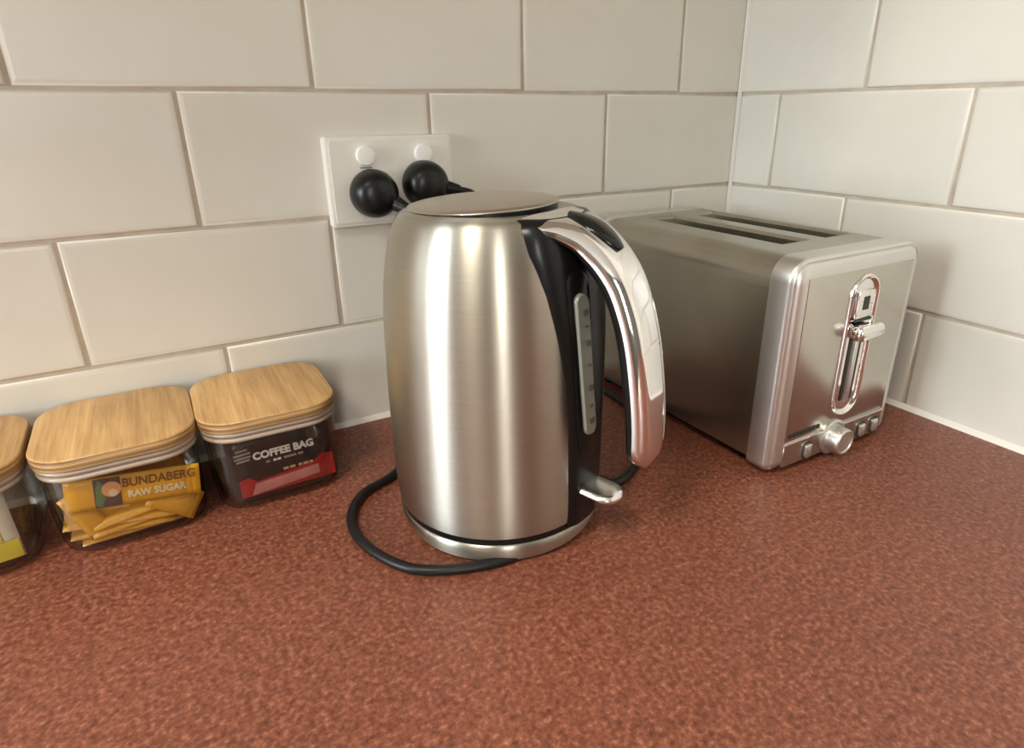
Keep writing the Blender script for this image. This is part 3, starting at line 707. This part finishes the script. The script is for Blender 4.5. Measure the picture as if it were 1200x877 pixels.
# heap of loose sachets behind and below it
sach = pillow(0.035, 0.0105, 0.0016, 8, 4); me = bpy.data.meshes.new('packet'); bmesh.ops.recalc_face_normals(sach, faces=sach.faces); sach.to_mesh(me); sach.free(); me.materials.append(mustard_m)
for p in me.polygons: p.use_smooth = True
heap = [(-0.694, -0.090, 0.0072, -84, 0, 3), (-0.690, -0.055, 0.0075, -90, 0, -6), (-0.692, -0.032, 0.0075, -92, 0, 3),
        (-0.699, -0.0915, 0.0120, -78, 2, -5), (-0.686, -0.060, 0.0115, -95, -3, 8), (-0.693, -0.037, 0.0115, -88, 2, -12),
        (-0.687, -0.0920, 0.0165, -72, -4, 5), (-0.697, -0.056, 0.0158, -94, 4, -4), (-0.690, -0.034, 0.0160, -90, 0, 14),
        (-0.699, -0.0920, 0.0205, -66, 6, -4), (-0.687, -0.059, 0.0205, -92, -5, 6), (-0.694, -0.036, 0.0205, -86, 3, -3),
        (-0.683, -0.0925, 0.0255, -60, -7, 3), (-0.696, -0.060, 0.0255, -85, 6, -10), (-0.690, -0.038, 0.0255, -92, -4, 9),
        (-0.696, -0.086, 0.0300, -60, 8, -8), (-0.688, -0.066, 0.0315, -75, -6, 4), (-0.693, -0.045, 0.0330, -85, 5, -5), (-0.690, -0.072, 0.0390, -50, 7, 2)]
for i, (x, y, z, rx, ry, rz) in enumerate(heap):
    e = empty('sugar_sachet', (x, y, z), 'plain mustard sugar sachet lying in the loose heap inside the jar', 'sachet', 'sugar sachets heaped in the jar')
    e.rotation_euler = [math.radians(q) for q in (rx, ry, rz)]
    o = bpy.data.objects.new('packet', me); COL.objects.link(o); o.parent = e; o.scale = (0.93, 1, 1) if z < 0.02 else (1, 1, 1)
e = empty('sugar_sachet', (-0.7190, -0.0990, 0.0290), 'mustard sugar sachet poking down below the printed sachet at the left of the jar', 'sachet')
e.rotation_euler = (math.radians(-14), math.radians(70), 0); o = bpy.data.objects.new('packet', me); COL.objects.link(o); o.parent = e; o.scale = (0.55, 1, 0.75)
e = empty('sugar_sachet', (-0.6640, -0.0985, 0.0230), 'mustard sugar sachet with an upturned corner below the printed sachet', 'sachet')
e.rotation_euler = (math.radians(-25), math.radians(38), 0); o = bpy.data.objects.new('packet', me); COL.objects.link(o); o.parent = e; o.scale = (0.5, 1, 1)

# coffee packets
c0 = empty('coffee_packet', (-0.5855, -0.0985, 0.0330), 'black and red coffee bag packet facing out at the front of the jar', 'packet')
c0.rotation_euler = (math.radians(-5), math.radians(-1.0), 0)
cp = obj('packet', pillow(0.0395, 0.0265, 0.0014, 10, 6), foilblack_m, c0, True)
yc = -0.0018
patch('red_band', [(-0.0345, -0.0235), (0.0385, -0.0235), (0.0385, -0.0040), (0.0300, -0.0030), (0.0215, -0.0085), (-0.0215, -0.0125), (-0.0270, -0.0075), (-0.0345, -0.0090)], yc+0.0004, red_m, cp)
patch('pink_band', [(-0.0270, -0.0230), (0.0260, -0.0190), (0.0260, -0.0112), (-0.0230, -0.0140)], yc+0.0001, pink_m, cp)
lettering('COFFEE BAG', 0.0083, (0.0020, yc, 0.0085), whiteink_m, cp, sx=0.98, bold=0.00035)
for x0, x1, m_ in ((-0.0125, -0.0095, greyink_m), (-0.0070, -0.0045, whiteink_m), (-0.0038, -0.0012, whiteink_m), (0.0010, 0.0105, greyink_m), (0.0120, 0.0160, greyink_m)):
    patch('print_line', [(x0, 0.0012), (x1, 0.0012), (x1, 0.0030), (x0, 0.0030)], yc, m_, cp)
for x0, x1 in ((-0.0010, 0.0030), (0.0042, 0.0082), (0.0108, 0.0135), (0.0145, 0.0185), (0.0195, 0.0222)):
    patch('print_line', [(x0, -0.0085), (x1, -0.0085), (x1, -0.0065), (x0, -0.0065)], yc, goldink_m, cp)
for zz, ww in ((0.0150, 0.0045), (0.0118, 0.0062), (0.0088, 0.0062), (0.0062, 0.0050)):
    patch('emblem_line', [(-0.0285-ww, zz), (-0.0285+ww, zz+0.0006), (-0.0285+ww, zz+0.0022), (-0.0285-ww, zz+0.0016)], yc, greyink_m, cp)
patch('cup_print', circ(0.0260, 0.0170, 0.0055), yc+0.0003, darkpatch_m, cp)
lab = ['black foil coffee packet standing directly behind the printed one', 'black foil coffee packet second behind the printed one', 'black foil coffee packet at the back of the jar']
for i, y in enumerate((-0.085,)):
    e = empty('coffee_packet', (-0.588+0.003*i, y, 0.0335), lab[i], 'packet'); e.rotation_euler = (math.radians(-4-3*i), math.radians(1.5*i-1), math.radians(2*i-2))
    obj('packet', pillow(0.037, 0.0270, 0.0040, 8, 4), foilblack_m, e, True)

# tea envelopes in the jar at the left edge
tl = ['white and yellow tea envelope nearest the front of the left jar', 'white and yellow tea envelope standing behind the front one in the left jar', 'white and yellow tea envelope third from the front of the jar', 'white and yellow tea envelope at the back of the jar']
for i, y in enumerate((-0.0900, -0.0770)):
    e = empty('tea_envelope', (-0.7935-0.004*i, y, 0.0310), tl[i], 'envelope', 'tea envelopes in the left jar'); e.rotation_euler = (math.radians(-7-2*i), math.radians(-3+2*i), math.radians(3))
    pk = obj('envelope_body', pillow(0.0330, 0.0265, 0.0022, 8, 4), teawhite_m, e, True)
    patch('yellow_band', [(-0.0325, -0.0255), (0.0325, -0.0255), (0.0325, -0.0120), (-0.0325, -0.0160)], -0.0026, teayellow_m, pk)
    patch('yellow_stripe', [(0.0150, -0.0120), (0.0240, -0.0120), (0.0240, 0.0255), (0.0180, 0.0255)], -0.0026, teayellow_m, pk)
